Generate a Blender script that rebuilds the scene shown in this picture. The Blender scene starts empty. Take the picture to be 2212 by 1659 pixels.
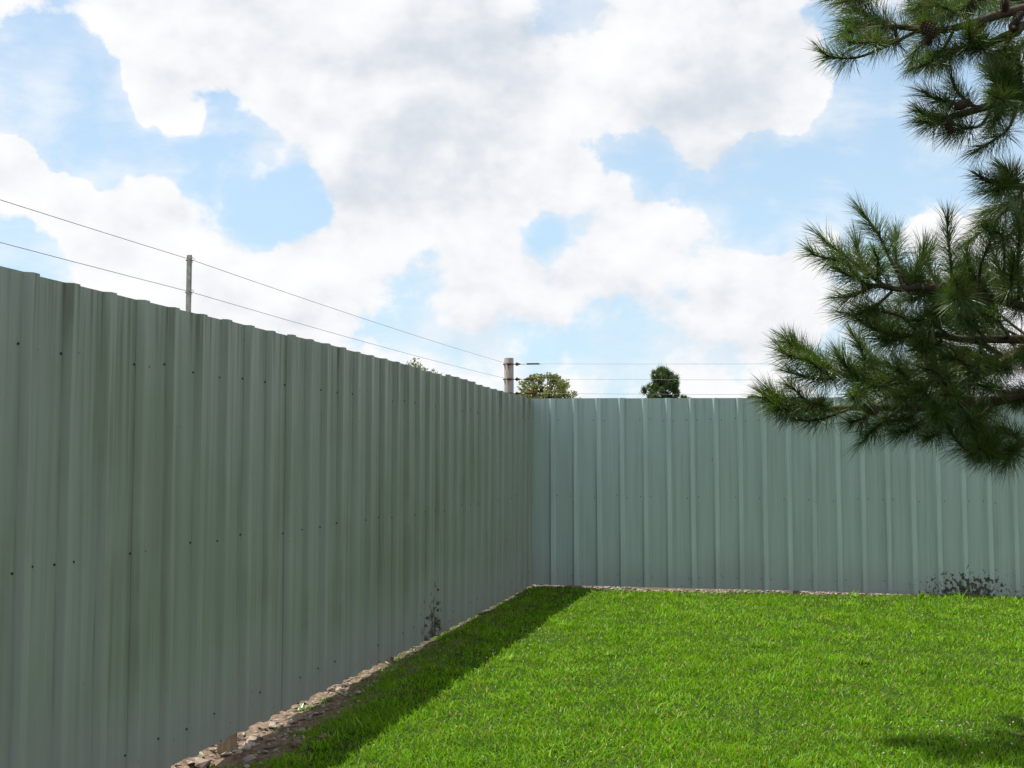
import bpy, bmesh, math, random
import numpy as np
from mathutils import Vector, Matrix

random.seed(7)
rng = np.random.default_rng(7)
R = math.radians
scene = bpy.context.scene
col = scene.collection

# ------------------------------------------------------------------ camera
EYE = Vector((0.0, 0.0, 1.70))
FPX = 2435.0                                  # focal length in pixels of a 2212 px wide picture
PITCH = math.atan(163.5 / FPX)
cam_data = bpy.data.cameras.new('camera')
cam_data.sensor_width = 36.0
cam_data.lens = 36.0 * FPX / 2212.0
cam_data.clip_start = 0.05
cam_data.clip_end = 3000.0
cam = bpy.data.objects.new('camera', cam_data)
col.objects.link(cam)
cam.location = EYE
cam.rotation_euler = (math.pi / 2 + PITCH, 0, 0)
scene.camera = cam


def pix(px, py, d):
    """point at depth d on the ray through a pixel (2212 x 1659 grid)"""
    a = (px - 1106.0) / FPX
    b = (829.5 - py) / FPX
    cp, sp = math.cos(PITCH), math.sin(PITCH)
    return Vector((EYE.x + d * a, EYE.y + d * (cp - b * sp), EYE.z + d * (sp + b * cp)))


# ------------------------------------------------------------------ light
SUN_TRAVEL = Vector((0.307, -0.196, -1.0)).normalized()
SUN_DIR = -SUN_TRAVEL
SUN_EL = math.asin(SUN_DIR.z)
SUN_AZ = math.atan2(SUN_DIR.x, SUN_DIR.y)

scene.view_settings.view_transform = 'Standard'
scene.view_settings.look = 'None'
scene.view_settings.gamma = 1.0
scene.view_settings.use_curve_mapping = False
scene.view_settings.exposure = 0.75

sun_data = bpy.data.lights.new('sun', 'SUN')
sun_data.energy = 5.0
sun_data.angle = R(0.53)
sun_data.color = (1.0, 0.95, 0.86)
sun = bpy.data.objects.new('sun', sun_data)
col.objects.link(sun)
sun.rotation_euler = SUN_TRAVEL.to_track_quat('-Z', 'Y').to_euler()
sun.location = (-6, 6, 20)

world = bpy.data.worlds.new('World')
scene.world = world
world.use_nodes = True
world.cycles.sampling_method = 'MANUAL'
world.cycles.sample_map_resolution = 256
scene.cycles.max_bounces = 6
scene.cycles.diffuse_bounces = 3
scene.cycles.glossy_bounces = 2
scene.cycles.transmission_bounces = 3


class NT:
    """small helper for building node trees"""

    def __init__(self, tree):
        self.t = tree
        self.n = tree.nodes
        self.l = tree.links

    def new(self, kind, **kw):
        nd = self.n.new(kind)
        for k, v in kw.items():
            setattr(nd, k, v)
        return nd

    def put(self, sock, v):
        if isinstance(v, bpy.types.NodeSocket):
            self.l.new(v, sock)
        elif v is not None:
            sock.default_value = v

    def math(self, op, a, b=None, c=None, clamp=False):
        nd = self.new('ShaderNodeMath', operation=op, use_clamp=clamp)
        self.put(nd.inputs[0], a)
        if b is not None:
            self.put(nd.inputs[1], b)
        if c is not None:
            self.put(nd.inputs[2], c)
        return nd.outputs[0]

    def vmath(self, op, a, b=None):
        nd = self.new('ShaderNodeVectorMath', operation=op)
        self.put(nd.inputs[0], a)
        if b is not None:
            self.put(nd.inputs[1], b)
        return nd.outputs['Value'] if op in ('DOT_PRODUCT', 'DISTANCE', 'LENGTH') else nd.outputs['Vector']

    def vscale(self, a, s):
        nd = self.new('ShaderNodeVectorMath', operation='SCALE')
        self.put(nd.inputs[0], a)
        self.put(nd.inputs['Scale'], s)
        return nd.outputs['Vector']

    def noise(self, vec, scale, detail=4.0, rough=0.5, dist=0.0, out='Fac'):
        nd = self.new('ShaderNodeTexNoise')
        self.put(nd.inputs['Vector'], vec)
        nd.inputs['Scale'].default_value = scale
        nd.inputs['Detail'].default_value = detail
        nd.inputs['Roughness'].default_value = rough
        nd.inputs['Distortion'].default_value = dist
        return nd.outputs[out]

    def mapr(self, v, a, b, c=0.0, d=1.0, kind='SMOOTHSTEP'):
        nd = self.new('ShaderNodeMapRange', interpolation_type=kind)
        self.put(nd.inputs['Value'], v)
        nd.inputs['From Min'].default_value = a
        nd.inputs['From Max'].default_value = b
        nd.inputs['To Min'].default_value = c
        nd.inputs['To Max'].default_value = d
        return nd.outputs['Result']

    def mix(self, f, a, b, blend='MIX'):
        nd = self.new('ShaderNodeMix', data_type='RGBA', blend_type=blend)
        self.put(nd.inputs[0], f)
        for i, v in ((6, a), (7, b)):
            if isinstance(v, tuple) and len(v) == 3:
                v = v + (1.0,)
            self.put(nd.inputs[i], v)
        return nd.outputs[2]

    def comb(self, x, y, z):
        nd = self.new('ShaderNodeCombineXYZ')
        for i, v in enumerate((x, y, z)):
            self.put(nd.inputs[i], v)
        return nd.outputs[0]

    def sep(self, v):
        nd = self.new('ShaderNodeSeparateXYZ')
        self.put(nd.inputs[0], v)
        return nd.outputs


def build_sky():
    w = NT(world.node_tree)
    w.n.clear()
    out = w.new('ShaderNodeOutputWorld')
    bg = w.new('ShaderNodeBackground')
    bg.inputs['Strength'].default_value = 0.1
    w.l.new(bg.outputs[0], out.inputs[0])
    sky = w.new('ShaderNodeTexSky', sky_type='NISHITA')
    sky.sun_disc = False
    sky.sun_elevation = SUN_EL
    sky.sun_rotation = SUN_AZ
    sky.altitude = 100.0
    sky.air_density = 1.0
    sky.dust_density = 0.6
    sky.ozone_density = 2.0
    tc = w.new('ShaderNodeTexCoord')
    d = w.vmath('NORMALIZE', tc.outputs['Generated'])
    wn = w.vmath('SUBTRACT', w.noise(d, 9.0, 4.0, 0.62, out='Color'), (0.5, 0.5, 0.5))
    d1 = w.vmath('ADD', d, w.vscale(wn, 0.075))

    def blobs(items):
        tot = None
        for (px, py, r, wt) in items:
            c = (pix(px, py, 1.0) - EYE).normalized()
            v = w.mapr(w.vmath('DISTANCE', d1, tuple(c)), r / 2500.0, r * 0.25 / 2500.0, 0.0, wt)
            tot = v if tot is None else w.math('ADD', tot, v)
        return tot

    cover = blobs([
        # white masses
        (300, 30, 150, .22), (520, 90, 230, .25), (780, 120, 300, .32), (1030, 130, 280, .32), (830, 310, 210, .28),
        (560, 350, 70, .34), (1060, 290, 190, .24), (320, 205, 80, .42), (390, 270, 65, .42),
        (1420, 110, 240, .3), (1620, 160, 230, .32), (1520, 290, 150, .25), (1720, 270, 90, .2),
        (20, 350, 80, .26), (150, 440, 120, .26), (320, 470, 110, .24), (260, 590, 110, .2),
        (570, 610, 190, .17), (770, 500, 170, .25), (950, 480, 200, .22), (1130, 430, 150, .26),
        (1240, 400, 90, .2), (1070, 610, 150, .2), (1190, 620, 110, .36), (1290, 600, 110, .26), (1390, 530, 140, .25), (1640, 640, 170, .25),
        (1450, 410, 45, .22), (1780, 480, 60, .2), (1600, 770, 200, .10), (50, 20, 100, .16),
        # blue openings
        (90, 150, 220, -.44), (230, 310, 130, -.36), (510, 280, 110, -.44), (455, 165, 75, -.32), (200, 180, 80, -.30), (150, 290, 100, -.30), (340, 335, 90, -.34), (420, 355, 80, -.30),
        (600, 430, 150, -.46), (450, 390, 110, -.34), (60, 560, 130, -.24), (560, 500, 80, -.25), (700, 450, 80, -.25),
        (1300, 330, 90, -.26), (1440, 370, 130, -.34), (1640, 400, 170, -.40), (1850, 380, 200, -.40),
        (1180, 505, 80, -.50), (1650, 520, 90, -.34), (1880, 150, 150, -.4), (2050, 300, 220, -.4), (1755, 40, 60, -.3),
        (870, 690, 120, -.10), (1340, 700, 160, -.10), (950, 580, 80, -.18), (2000, 90, 160, -.3),
    ])
    grey = blobs([
        (860, 150, 380, .60), (1010, 240, 330, .55), (500, 0, 280, .55), (700, 390, 200, .40),
        (1530, 280, 260, .75), (1650, 130, 230, .55), (1180, 80, 200, .25),
        (1000, 680, 200, .45), (1330, 690, 220, .55), (860, 430, 190, .30), (560, 720, 260, .35), (1250, 560, 160, .25),
        (1600, 690, 180, .35), (250, 480, 160, .30),
    ])
    dv = w.vmath('MULTIPLY', d, (1.0, 1.0, 1.35))

    def field(v, det):
        big = w.noise(v, 6.0, 2.0, 0.5, 0.2)
        puff = w.noise(v, 17.0, det, 0.60, 0.0)
        return w.math('ADD', w.math('MULTIPLY', w.math('SUBTRACT', big, 0.5), 0.95), w.math('MULTIPLY', w.math('SUBTRACT', puff, 0.5), 1.0))

    f1 = field(dv, 8.0)
    f2 = field(w.vmath('ADD', dv, (SUN_DIR.x * 0.05, 0.0, 0.028)), 3.0)
    dens = w.math('ADD', f1, w.math('ADD', cover, 0.11))
    crisp = w.mapr(w.noise(d, 5.0, 2.0, 0.5), 0.35, 0.65, 0.13, 0.33)
    alpha = w.math('DIVIDE', w.math('ADD', dens, 0.10), crisp, clamp=True)
    alpha = w.mapr(alpha, 0.0, 1.0)
    veil = w.noise(w.vmath('MULTIPLY', d, (1.0, 1.0, 2.2)), 7.0, 6.0, 0.62, 0.5)
    wisp = w.mapr(w.math('ADD', veil, w.math('MULTIPLY', dens, 0.35)), 0.34, 0.66, 0.06, 0.62)
    alpha = w.math('MAXIMUM', alpha, wisp)
    relief = w.math('MULTIPLY', w.math('SUBTRACT', f1, f2), 1.05)
    gk = w.math('MULTIPLY', w.mapr(grey, 0.0, 1.5, 0.0, 0.80, 'LINEAR'), w.mapr(w.noise(dv, 4.5, 3.0, 0.45), 0.32, 0.68, 0.45, 1.0))
    shade = w.math('ADD', gk, w.math('SUBTRACT', 0.09, relief))
    shade = w.mapr(shade, -0.15, 1.05)
    cloud = w.mix(shade, (5.95, 5.95, 6.0), (3.75, 4.1, 4.6))
    hz = w.sep(d)[2]
    low = w.mapr(hz, 0.0, 0.45, 0.78, 0.42)
    blue = w.mix(low, sky.outputs[0], (3.5, 4.9, 5.85))
    w.l.new(w.mix(alpha, blue, cloud), bg.inputs['Color'])


build_sky()

# ------------------------------------------------------------------ frames of the two fences
C0 = Vector((0.259, 15.0, 0.0))                       # inner corner of the fences, on the ground plan
AL = R(13.97)
UL = Vector((-math.sin(AL), -math.cos(AL), 0))        # along the long fence, from the corner towards the viewer
NL = Vector((math.cos(AL), -math.sin(AL), 0))         # its inner normal
AB = R(8.24)
UB = Vector((math.cos(AB), -math.sin(AB), 0))         # along the far fence, from the corner to the right
NB = Vector((-math.sin(AB), -math.cos(AB), 0))        # its inner normal
PITCHR = 0.3048


def sstep(x, a, b):
    t = np.clip((x - a) / (b - a), 0, 1)
    return t * t * (3 - 2 * t)


def smooth_noise(x, y, seed=0):
    """cheap value noise from sines, about -1..1"""
    r = np.random.default_rng(seed)
    out = 0
    for k in range(6):
        a = r.uniform(0, 6.28)
        f = r.uniform(0.7, 1.4)
        out = out + np.sin((x * np.cos(a) + y * np.sin(a)) * f + r.uniform(0, 6.28))
    return out / 3.2


def fence_coords(x, y):
    dx, dy = x - C0.x, y - C0.y
    return (dx * UL.x + dy * UL.y, dx * NL.x + dy * NL.y, dx * UB.x + dy * UB.y, dx * NB.x + dy * NB.y)


def ground_h(x, y):
    x = np.asarray(x, dtype=float)
    y = np.asarray(y, dtype=float)
    sl, pl, sb, pb = fence_coords(x, y)
    base = 0.035 * sstep(y, 6.0, 13.5)
    near = sstep(sl, 3.2, 8.0)
    gap = np.interp(sl, [-3, 0, 3.5, 5, 6.9, 8.4, 10, 14], [0, .03, .03, .045, .065, .10, .135, .16])
    foot = np.interp(sl, [0, 4, 9, 14], [0.055, 0.012, 0.012, 0.0])
    dip = (foot - gap - base) * np.exp(-(np.maximum(pl - 0.05, 0) / (0.10 + 0.26 * near)) ** 2) * np.where(pl < 0.05, np.exp(-(np.minimum(pl - 0.05, 0) / 1.6) ** 2), 1)
    trench = 0.0
    sbv = sstep(sb, 0.6, 1.6) * (1 - 0.75 * sstep(sb, 4.4, 5.6))
    back = (-0.075 * sbv - 0.015) * np.exp(-(np.maximum(pb - 0.0, 0) / 0.22) ** 2) * np.where(pb < 0, np.exp(-(pb / 2.5) ** 2), 1)
    back = back - 0.03 * sstep(sb, 1.0, 8.0)*sstep(y, 9.0, 13.0)
    rough = 0.008 * smooth_noise(x * 2.3, y * 2.3, 3) + 0.012 * smooth_noise(x * 0.9, y * 0.9, 5)
    return base + dip + trench + back + rough


def gh(x, y):
    return float(ground_h(x, y))


def gravel_width(sl):
    """how far bare stones reach in from the long fence"""
    return 0.06 + 0.30 * sstep(sl, 4.2, 8.4)


# ------------------------------------------------------------------ materials
def material(name):
    m = bpy.data.materials.new(name)
    m.use_nodes = True
    nt = NT(m.node_tree)
    nt.n.clear()
    out = nt.new('ShaderNodeOutputMaterial')
    return m, nt, out


def principled(nt, out, base, rough=0.6, spec=0.4, normal=None, metallic=0.0):
    b = nt.new('ShaderNodeBsdfPrincipled')
    if isinstance(base, tuple) and len(base) == 3:
        base = base + (1.0,)
    nt.put(b.inputs['Base Color'], base)
    nt.put(b.inputs['Roughness'], rough)
    nt.put(b.inputs['Metallic'], metallic)
    b.inputs['Specular IOR Level'].default_value = spec
    if normal is not None:
        nt.l.new(normal, b.inputs['Normal'])
    nt.l.new(b.outputs[0], out.inputs[0])
    return b


def bump(nt, h, strength, dist):
    b = nt.new('ShaderNodeBump')
    b.inputs['Strength'].default_value = strength
    b.inputs['Distance'].default_value = dist
    nt.l.new(h, b.inputs['Height'])
    return b.outputs[0]


def position(nt):
    return nt.new('ShaderNodeNewGeometry').outputs['Position']


def sheet_material(name, u, base, algae_amt, stain_s, stain_w, stain_h, seed, first, rlo, rib_light_amt):
    m, nt, out = material(name)
    p = position(nt)
    s = nt.vmath('DOT_PRODUCT', nt.vmath('SUBTRACT', p, tuple(C0)), tuple(u))
    z = nt.sep(p)[2]
    # long vertical run-off streaks, coarse and fine
    st1 = nt.noise(nt.comb(nt.math('MULTIPLY', s, 3.6), nt.math('MULTIPLY', z, 0.22), seed), 1.0, 5.0, 0.62)
    st2 = nt.noise(nt.comb(nt.math('MULTIPLY', s, 26.0), nt.math('MULTIPLY', z, 0.5), seed + 3.1), 1.0, 4.0, 0.6)
    st3 = nt.noise(nt.comb(nt.math('MULTIPLY', s, 90.0), nt.math('MULTIPLY', z, 1.2), seed + 7.7), 1.0, 3.0, 0.6)
    cloudy = nt.noise(nt.comb(nt.math('MULTIPLY', s, 0.75), nt.math('MULTIPLY', z, 0.75), seed + 1.0), 1.0, 5.0, 0.62)
    cloudy = nt.mapr(cloudy, 0.22, 0.78)
    streak = nt.mapr(nt.math('ADD', nt.math('MULTIPLY', st1, 0.55), nt.math('MULTIPLY', st2, 0.45)), 0.47, 0.72)
    band = nt.math('MULTIPLY', nt.mapr(z, 0.12, 0.75), nt.mapr(z, 2.75, 1.7, 0.45, 1.0))
    algae = nt.math('MULTIPLY', nt.math('MULTIPLY', streak, band), nt.mapr(cloudy, 0.25, 0.8, 0.2, 0.85))
    ph = nt.math('FRACT', nt.math('DIVIDE', nt.math('SUBTRACT', s, first), PITCHR))
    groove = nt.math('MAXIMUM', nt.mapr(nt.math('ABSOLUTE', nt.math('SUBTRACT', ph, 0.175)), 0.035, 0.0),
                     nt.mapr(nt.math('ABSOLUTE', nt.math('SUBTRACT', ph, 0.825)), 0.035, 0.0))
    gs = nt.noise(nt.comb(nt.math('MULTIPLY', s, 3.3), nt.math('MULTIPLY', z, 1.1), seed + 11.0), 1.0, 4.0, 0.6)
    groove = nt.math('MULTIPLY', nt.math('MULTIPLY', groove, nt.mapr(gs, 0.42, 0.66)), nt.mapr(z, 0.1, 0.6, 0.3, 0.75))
    along = nt.mapr(s, 0.3, 4.6, 0.30, 1.0)
    algae = nt.math('MULTIPLY', nt.math('MULTIPLY', nt.math('MAXIMUM', algae, groove), along), algae_amt, clamp=True)
    film = nt.math('MULTIPLY', nt.math('MULTIPLY', band, nt.mapr(nt.math('ADD', cloudy, nt.math('MULTIPLY', nt.math('SUBTRACT', st1, 0.5), 1.2)), 0.1, 0.9, 0.25, 1.0)), nt.math('MULTIPLY', along, algae_amt), clamp=True)
    rib_light = nt.mapr(nt.math('ABSOLUTE', nt.math('SUBTRACT', nt.math('FRACT', nt.math('ADD', ph, 0.53)), 0.5)), 0.17, 0.10)  # paler rib crests and flanks: light from the sky painted into the colour
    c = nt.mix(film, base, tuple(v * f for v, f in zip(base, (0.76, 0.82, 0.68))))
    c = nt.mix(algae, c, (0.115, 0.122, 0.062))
    rib_k = nt.mapr(nt.math('MULTIPLY', rib_light, nt.mapr(gs, 0.3, 0.6, 0.55, 1.0)), 0.0, 1.0, 1.0, rib_light_amt)
    c = nt.mix(1.0, c, nt.comb(rib_k, rib_k, rib_k), 'MULTIPLY')
    fine = nt.mapr(st3, 0.3, 0.7, 0.96, 1.03)
    c = nt.mix(1.0, c, nt.comb(fine, fine, fine), 'MULTIPLY')
    mid = nt.mapr(st2, 0.3, 0.72, 1.03, 0.90)
    c = nt.mix(1.0, c, nt.comb(mid, mid, mid), 'MULTIPLY')
    # pinkish soil splash along the foot
    splash = nt.math('MULTIPLY', nt.mapr(nt.math('ADD', z, nt.math('MULTIPLY', cloudy, 0.5)), 0.85, 0.2), 0.38)
    c = nt.mix(splash, c, (0.235, 0.215, 0.195))
    # drips from the top edge
    drip = nt.math('MULTIPLY', nt.mapr(st2, 0.50, 0.66), nt.mapr(nt.math('ADD', z, nt.math('MULTIPLY', st1, 0.9)), 2.55, 3.05))
    c = nt.mix(nt.math('MULTIPLY', drip, 0.65 * min(1, algae_amt + 0.2)), c, (0.085, 0.085, 0.05))
    # mud thrown up against the sheets
    q = nt.comb(nt.math('DIVIDE', nt.math('SUBTRACT', s, stain_s), stain_w), nt.math('DIVIDE', z, stain_h), 0.0)
    g = nt.mapr(nt.vmath('LENGTH', q), 1.15, 0.0, 0.0, 0.43, 'LINEAR')
    sp = nt.noise(nt.comb(nt.math('MULTIPLY', s, 1.0), nt.math('MULTIPLY', z, 0.7), seed), 24.0, 4.0, 0.6)
    mud = nt.mapr(nt.math('ADD', sp, g), 0.785, 0.835)
    sp2 = nt.noise(nt.comb(s, nt.math('MULTIPLY', z, 0.7), seed + 5.0), 34.0, 2.0, 0.5)
    fleck = nt.mapr(nt.math('ADD', sp2, nt.math('ADD', nt.math('MULTIPLY', g, 0.3), nt.mapr(z, 0.40, 0.02, 0.0, 0.06))), 0.77, 0.80)
    mud = nt.math('MAXIMUM', mud, fleck)
    mud = nt.math('MULTIPLY', mud, nt.mapr(nt.noise(nt.comb(s, z, seed), 55.0, 3.0, 0.6), 0.3, 0.6, 0.65, 1.0))
    c = nt.mix(mud, c, nt.mix(sp2, (0.045, 0.028, 0.015), (0.018, 0.012, 0.008)))
    wav = nt.noise(nt.comb(nt.math('MULTIPLY', s, 5.0), nt.math('MULTIPLY', z, 1.6), seed), 1.0, 2.0, 0.5)
    nrm = bump(nt, wav, 0.25, 0.02)
    rough = nt.mapr(st2, 0.3, 0.7, rlo, rlo + 0.2)
    principled(nt, out, c, rough, 0.45, nrm)
    return m


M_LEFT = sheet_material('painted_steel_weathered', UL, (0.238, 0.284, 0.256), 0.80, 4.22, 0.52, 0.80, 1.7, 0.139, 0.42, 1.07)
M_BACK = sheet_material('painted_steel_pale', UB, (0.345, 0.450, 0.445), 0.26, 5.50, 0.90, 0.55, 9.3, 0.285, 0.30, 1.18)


def wood_material(name, a, b, scale=(14, 14, 1.2), rust=None):
    m, nt, out = material(name)
    tc = nt.new('ShaderNodeTexCoord')
    v = nt.vmath('MULTIPLY', tc.outputs['Object'], scale)
    n = nt.noise(v, 4.0, 8.0, 0.65, 0.5)
    c = nt.mix(nt.mapr(n, 0.3, 0.7), a, b)
    crack = nt.mapr(nt.noise(nt.vmath('MULTIPLY', tc.outputs['Object'], (40, 40, 1.5)), 2.0, 3.0, 0.6), 0.62, 0.72)
    c = nt.mix(nt.math('MULTIPLY', crack, 0.6), c, tuple(x * 0.35 for x in a))
    if rust:
        xyz = nt.sep(tc.outputs['Object'])
        acc = None
        for (zr, ln) in rust:
            dz = nt.math('SUBTRACT', zr, xyz[2])
            f = nt.math('MULTIPLY', nt.mapr(dz, -0.005, 0.01), nt.mapr(dz, ln, 0.0))
            wn = nt.math('ADD', nt.math('ABSOLUTE', nt.math('ADD', xyz[0], 0.012)), nt.math('MULTIPLY', nt.noise(v, 6.0, 3.0), 0.01))
            f = nt.math('MULTIPLY', f, nt.mapr(wn, 0.024, 0.008))
            acc = f if acc is None else nt.math('MAXIMUM', acc, f)
        c = nt.mix(nt.math('MULTIPLY', acc, 0.75), c, (0.16, 0.05, 0.025))
    principled(nt, out, c, 0.85, 0.2, bump(nt, n, 0.5, 0.004))
    return m


M_POST = wood_material('weathered_grey_wood', (0.22, 0.205, 0.19), (0.36, 0.34, 0.325), rust=[(3.02, .13), (2.81, .14), (2.60, .1)])
M_STUB = wood_material('treated_tan_wood', (0.20, 0.15, 0.09), (0.29, 0.23, 0.15))


def plain(name, c, rough=0.5, metallic=0.0, var=0.25, scale=30.0, spec=0.4):
    m, nt, out = material(name)
    tc = nt.new('ShaderNodeTexCoord')
    n = nt.noise(tc.outputs['Object'], scale, 5.0, 0.6)
    cc = nt.mix(nt.mapr(n, 0.3, 0.7), tuple(x * (1 - var) for x in c), tuple(min(1, x * (1 + var)) for x in c))
    principled(nt, out, cc, rough, spec, bump(nt, n, 0.2, 0.002), metallic)
    return m


M_SCREW = plain('dark_washer', (0.03, 0.028, 0.025), 0.6)
M_WIRE = plain('galvanised_wire', (0.20, 0.20, 0.205), 0.4, 0.6)
M_STEEL = plain('painted_steel_post', (0.34, 0.34, 0.33), 0.55)
M_RUST = plain('rusty_iron', (0.085, 0.026, 0.018), 0.8, 0.1, 0.5)
M_INSUL = plain('dark_insulator', (0.055, 0.016, 0.014), 0.4)


def rock_material():
    m, nt, out = material('broken_rock')
    geo = nt.new('ShaderNodeNewGeometry')
    oi = nt.new('ShaderNodeObjectInfo')
    r = nt.math('FRACT', nt.math('ADD', geo.outputs['Random Per Island'], oi.outputs['Random']))
    n = nt.noise(geo.outputs['Position'], 38.0, 7.0, 0.65)
    n2 = nt.noise(geo.outputs['Position'], 9.0, 3.0, 0.5)
    ramp = nt.new('ShaderNodeValToRGB')
    e = ramp.color_ramp.elements
    e[0].color = (0.12, 0.092, 0.075, 1)
    e[1].color = (0.46, 0.42, 0.385, 1)
    for pos, cc in ((0.3, (0.235, 0.19, 0.15, 1)), (0.6, (0.35, 0.30, 0.245, 1)), (0.8, (0.26, 0.245, 0.23, 1))):
        k = ramp.color_ramp.elements.new(pos)
        k.color = cc
    nt.l.new(r, ramp.inputs[0])
    c = nt.mix(nt.mapr(n, 0.3, 0.7), nt.mix(0.45, ramp.outputs[0], (0.12, 0.08, 0.06)), ramp.outputs[0])
    c = nt.mix(nt.mapr(n2, 0.58, 0.75, 0, 0.5), c, (0.19, 0.12, 0.08))
    principled(nt, out, c, 0.9, 0.2, bump(nt, n, 0.7, 0.01))
    return m


M_ROCK = rock_material()


def ground_material():
    m, nt, out = material('lawn_soil')
    p = position(nt)
    pl = nt.vmath('DOT_PRODUCT', nt.vmath('SUBTRACT', p, tuple(C0)), tuple(NL))
    pb = nt.vmath('DOT_PRODUCT', nt.vmath('SUBTRACT', p, tuple(C0)), tuple(NB))
    n = nt.noise(p, 22.0, 8.0, 0.65)
    n2 = nt.noise(p, 2.2, 4.0, 0.6)
    turf = nt.mix(nt.mapr(n, 0.3, 0.7), (0.014, 0.03, 0.005), (0.032, 0.055, 0.010))
    turf = nt.mix(nt.mapr(n2, 0.6, 0.75, 0, 0.5), turf, (0.10, 0.08, 0.035))
    soil = nt.mix(nt.mapr(n, 0.3, 0.7), (0.075, 0.052, 0.036), (0.21, 0.155, 0.115))
    wob = nt.math('MULTIPLY', nt.math('SUBTRACT', n2, 0.5), 0.35)
    a = nt.mapr(nt.math('ADD', pl, wob), 0.62, 0.36)
    b = nt.math('MULTIPLY', nt.mapr(nt.math('ADD', pb, wob), 0.22, 0.06), 0.45)
    sl = nt.vmath('DOT_PRODUCT', nt.vmath('SUBTRACT', p, tuple(C0)), tuple(UL))
    a = nt.math('MULTIPLY', a, nt.mapr(sl, 3.5, 7.5, 0.35, 1.0))
    c = nt.mix(nt.math('MAXIMUM', a, b), turf, soil)
    principled(nt, out, c, 0.95, 0.1, bump(nt, n, 0.8, 0.03))
    return m


M_GROUND = ground_material()


def leaf_material(name, dark, light, straw=None, straw_amt=0.0, transl=0.35, rough=0.5, gloss=0.06, patch=None, tcol=None):
    m, nt, out = material(name)
    geo = nt.new('ShaderNodeNewGeometry')
    r = geo.outputs['Random Per Island']
    c = nt.mix(r, dark, light)
    if patch:
        n = nt.noise(geo.outputs['Position'], patch[0], 4.0, 0.6)
        c = nt.mix(nt.mapr(n, 0.40, 0.66, 0.0, 0.85), c, patch[1])
        n3 = nt.noise(geo.outputs['Position'], patch[0] * 2.2, 5.0, 0.6)
        k = nt.mapr(n3, 0.3, 0.7, 0.80, 1.20)
        c = nt.mix(1.0, c, nt.comb(k, k, k), 'MULTIPLY')
    if straw:
        r2 = nt.math('FRACT', nt.math('MULTIPLY', r, 37.7))
        n4 = nt.noise(geo.outputs['Position'], 2.6, 5.0, 0.65)
        thr = nt.mapr(n4, 0.52, 0.74, 1 - straw_amt, 1 - straw_amt * 5.0)
        c = nt.mix(nt.math('GREATER_THAN', r2, thr), c, straw)
    d = nt.new('ShaderNodeBsdfDiffuse')
    nt.l.new(c, d.inputs['Color'])
    t = nt.new('ShaderNodeBsdfTranslucent')
    nt.l.new(nt.mix(1.0, c, tcol or (1.15, 1.1, 0.5), 'MULTIPLY'), t.inputs['Color'])
    mx = nt.new('ShaderNodeMixShader')
    mx.inputs[0].default_value = transl
    nt.l.new(d.outputs[0], mx.inputs[1])
    nt.l.new(t.outputs[0], mx.inputs[2])
    g = nt.new('ShaderNodeBsdfGlossy')
    g.inputs['Roughness'].default_value = rough
    g.inputs['Color'].default_value = (0.9, 0.95, 0.85, 1)
    mx2 = nt.new('ShaderNodeMixShader')
    mx2.inputs[0].default_value = gloss
    nt.l.new(mx.outputs[0], mx2.inputs[1])
    nt.l.new(g.outputs[0], mx2.inputs[2])
    nt.l.new(mx2.outputs[0], out.inputs[0])
    return m


M_GRASS = leaf_material('lawn_grass', (0.046, 0.158, 0.003), (0.188, 0.375, 0.011), (0.32, 0.25, 0.10), 0.035, 0.40, 0.5, 0.012,
                        (1.3, (0.138, 0.295, 0.006)), (1.2, 1.15, 0.3))
M_NEEDLE = leaf_material('pine_needles', (0.026, 0.066, 0.015), (0.088, 0.150, 0.030), (0.17, 0.11, 0.045), 0.04, 0.33, 0.42, 0.05)
M_FARPINE = leaf_material('far_pine_needles', (0.022, 0.060, 0.018), (0.075, 0.130, 0.036), None, 0, 0.3, 0.4, 0.05)
M_LEAF = leaf_material('broad_leaves', (0.075, 0.105, 0.022), (0.185, 0.215, 0.055), None, 0, 0.35, 0.4, 0.05)
M_WEED = leaf_material('weed_leaves', (0.07, 0.13, 0.02), (0.14, 0.21, 0.04), None, 0, 0.35, 0.4, 0.05)
M_CLOVER = leaf_material('clover_heads', (0.36, 0.34, 0.28), (0.55, 0.52, 0.45), None, 0, 0.2, 0.6, 0.02, None, (1, 1, 0.9))
M_BARK = wood_material('pine_bark', (0.036, 0.025, 0.020), (0.075, 0.054, 0.042), (5, 5, 2))
M_CONE = plain('pine_cone', (0.045, 0.028, 0.018), 0.8, 0, 0.4)


# ------------------------------------------------------------------ mesh helpers
def link(name, me, mat=None, parent=None, smooth=False):
    o = bpy.data.objects.new(name, me)
    col.objects.link(o)
    if mat is not None and not me.materials:
        me.materials.append(mat)
    if parent is not None:
        o.parent = parent
    if smooth:
        me.shade_smooth()
    return o


def from_arrays(name, v, quads=None, tris=None):
    me = bpy.data.meshes.new(name)
    v = np.ascontiguousarray(v, dtype=np.float32)
    nq = 0 if quads is None else len(quads)
    nt_ = 0 if tris is None else len(tris)
    me.vertices.add(len(v))
    me.vertices.foreach_set('co', v.ravel())
    loops = []
    if nq:
        loops.append(np.asarray(quads, dtype=np.int32).ravel())
    if nt_:
        loops.append(np.asarray(tris, dtype=np.int32).ravel())
    loops = np.concatenate(loops)
    me.loops.add(len(loops))
    me.loops.foreach_set('vertex_index', loops)
    me.polygons.add(nq + nt_)
    starts = np.concatenate([np.arange(nq) * 4, nq * 4 + np.arange(nt_) * 3]).astype(np.int32)
    me.polygons.foreach_set('loop_start', starts)
    me.update(calc_edges=True)
    return me


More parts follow.
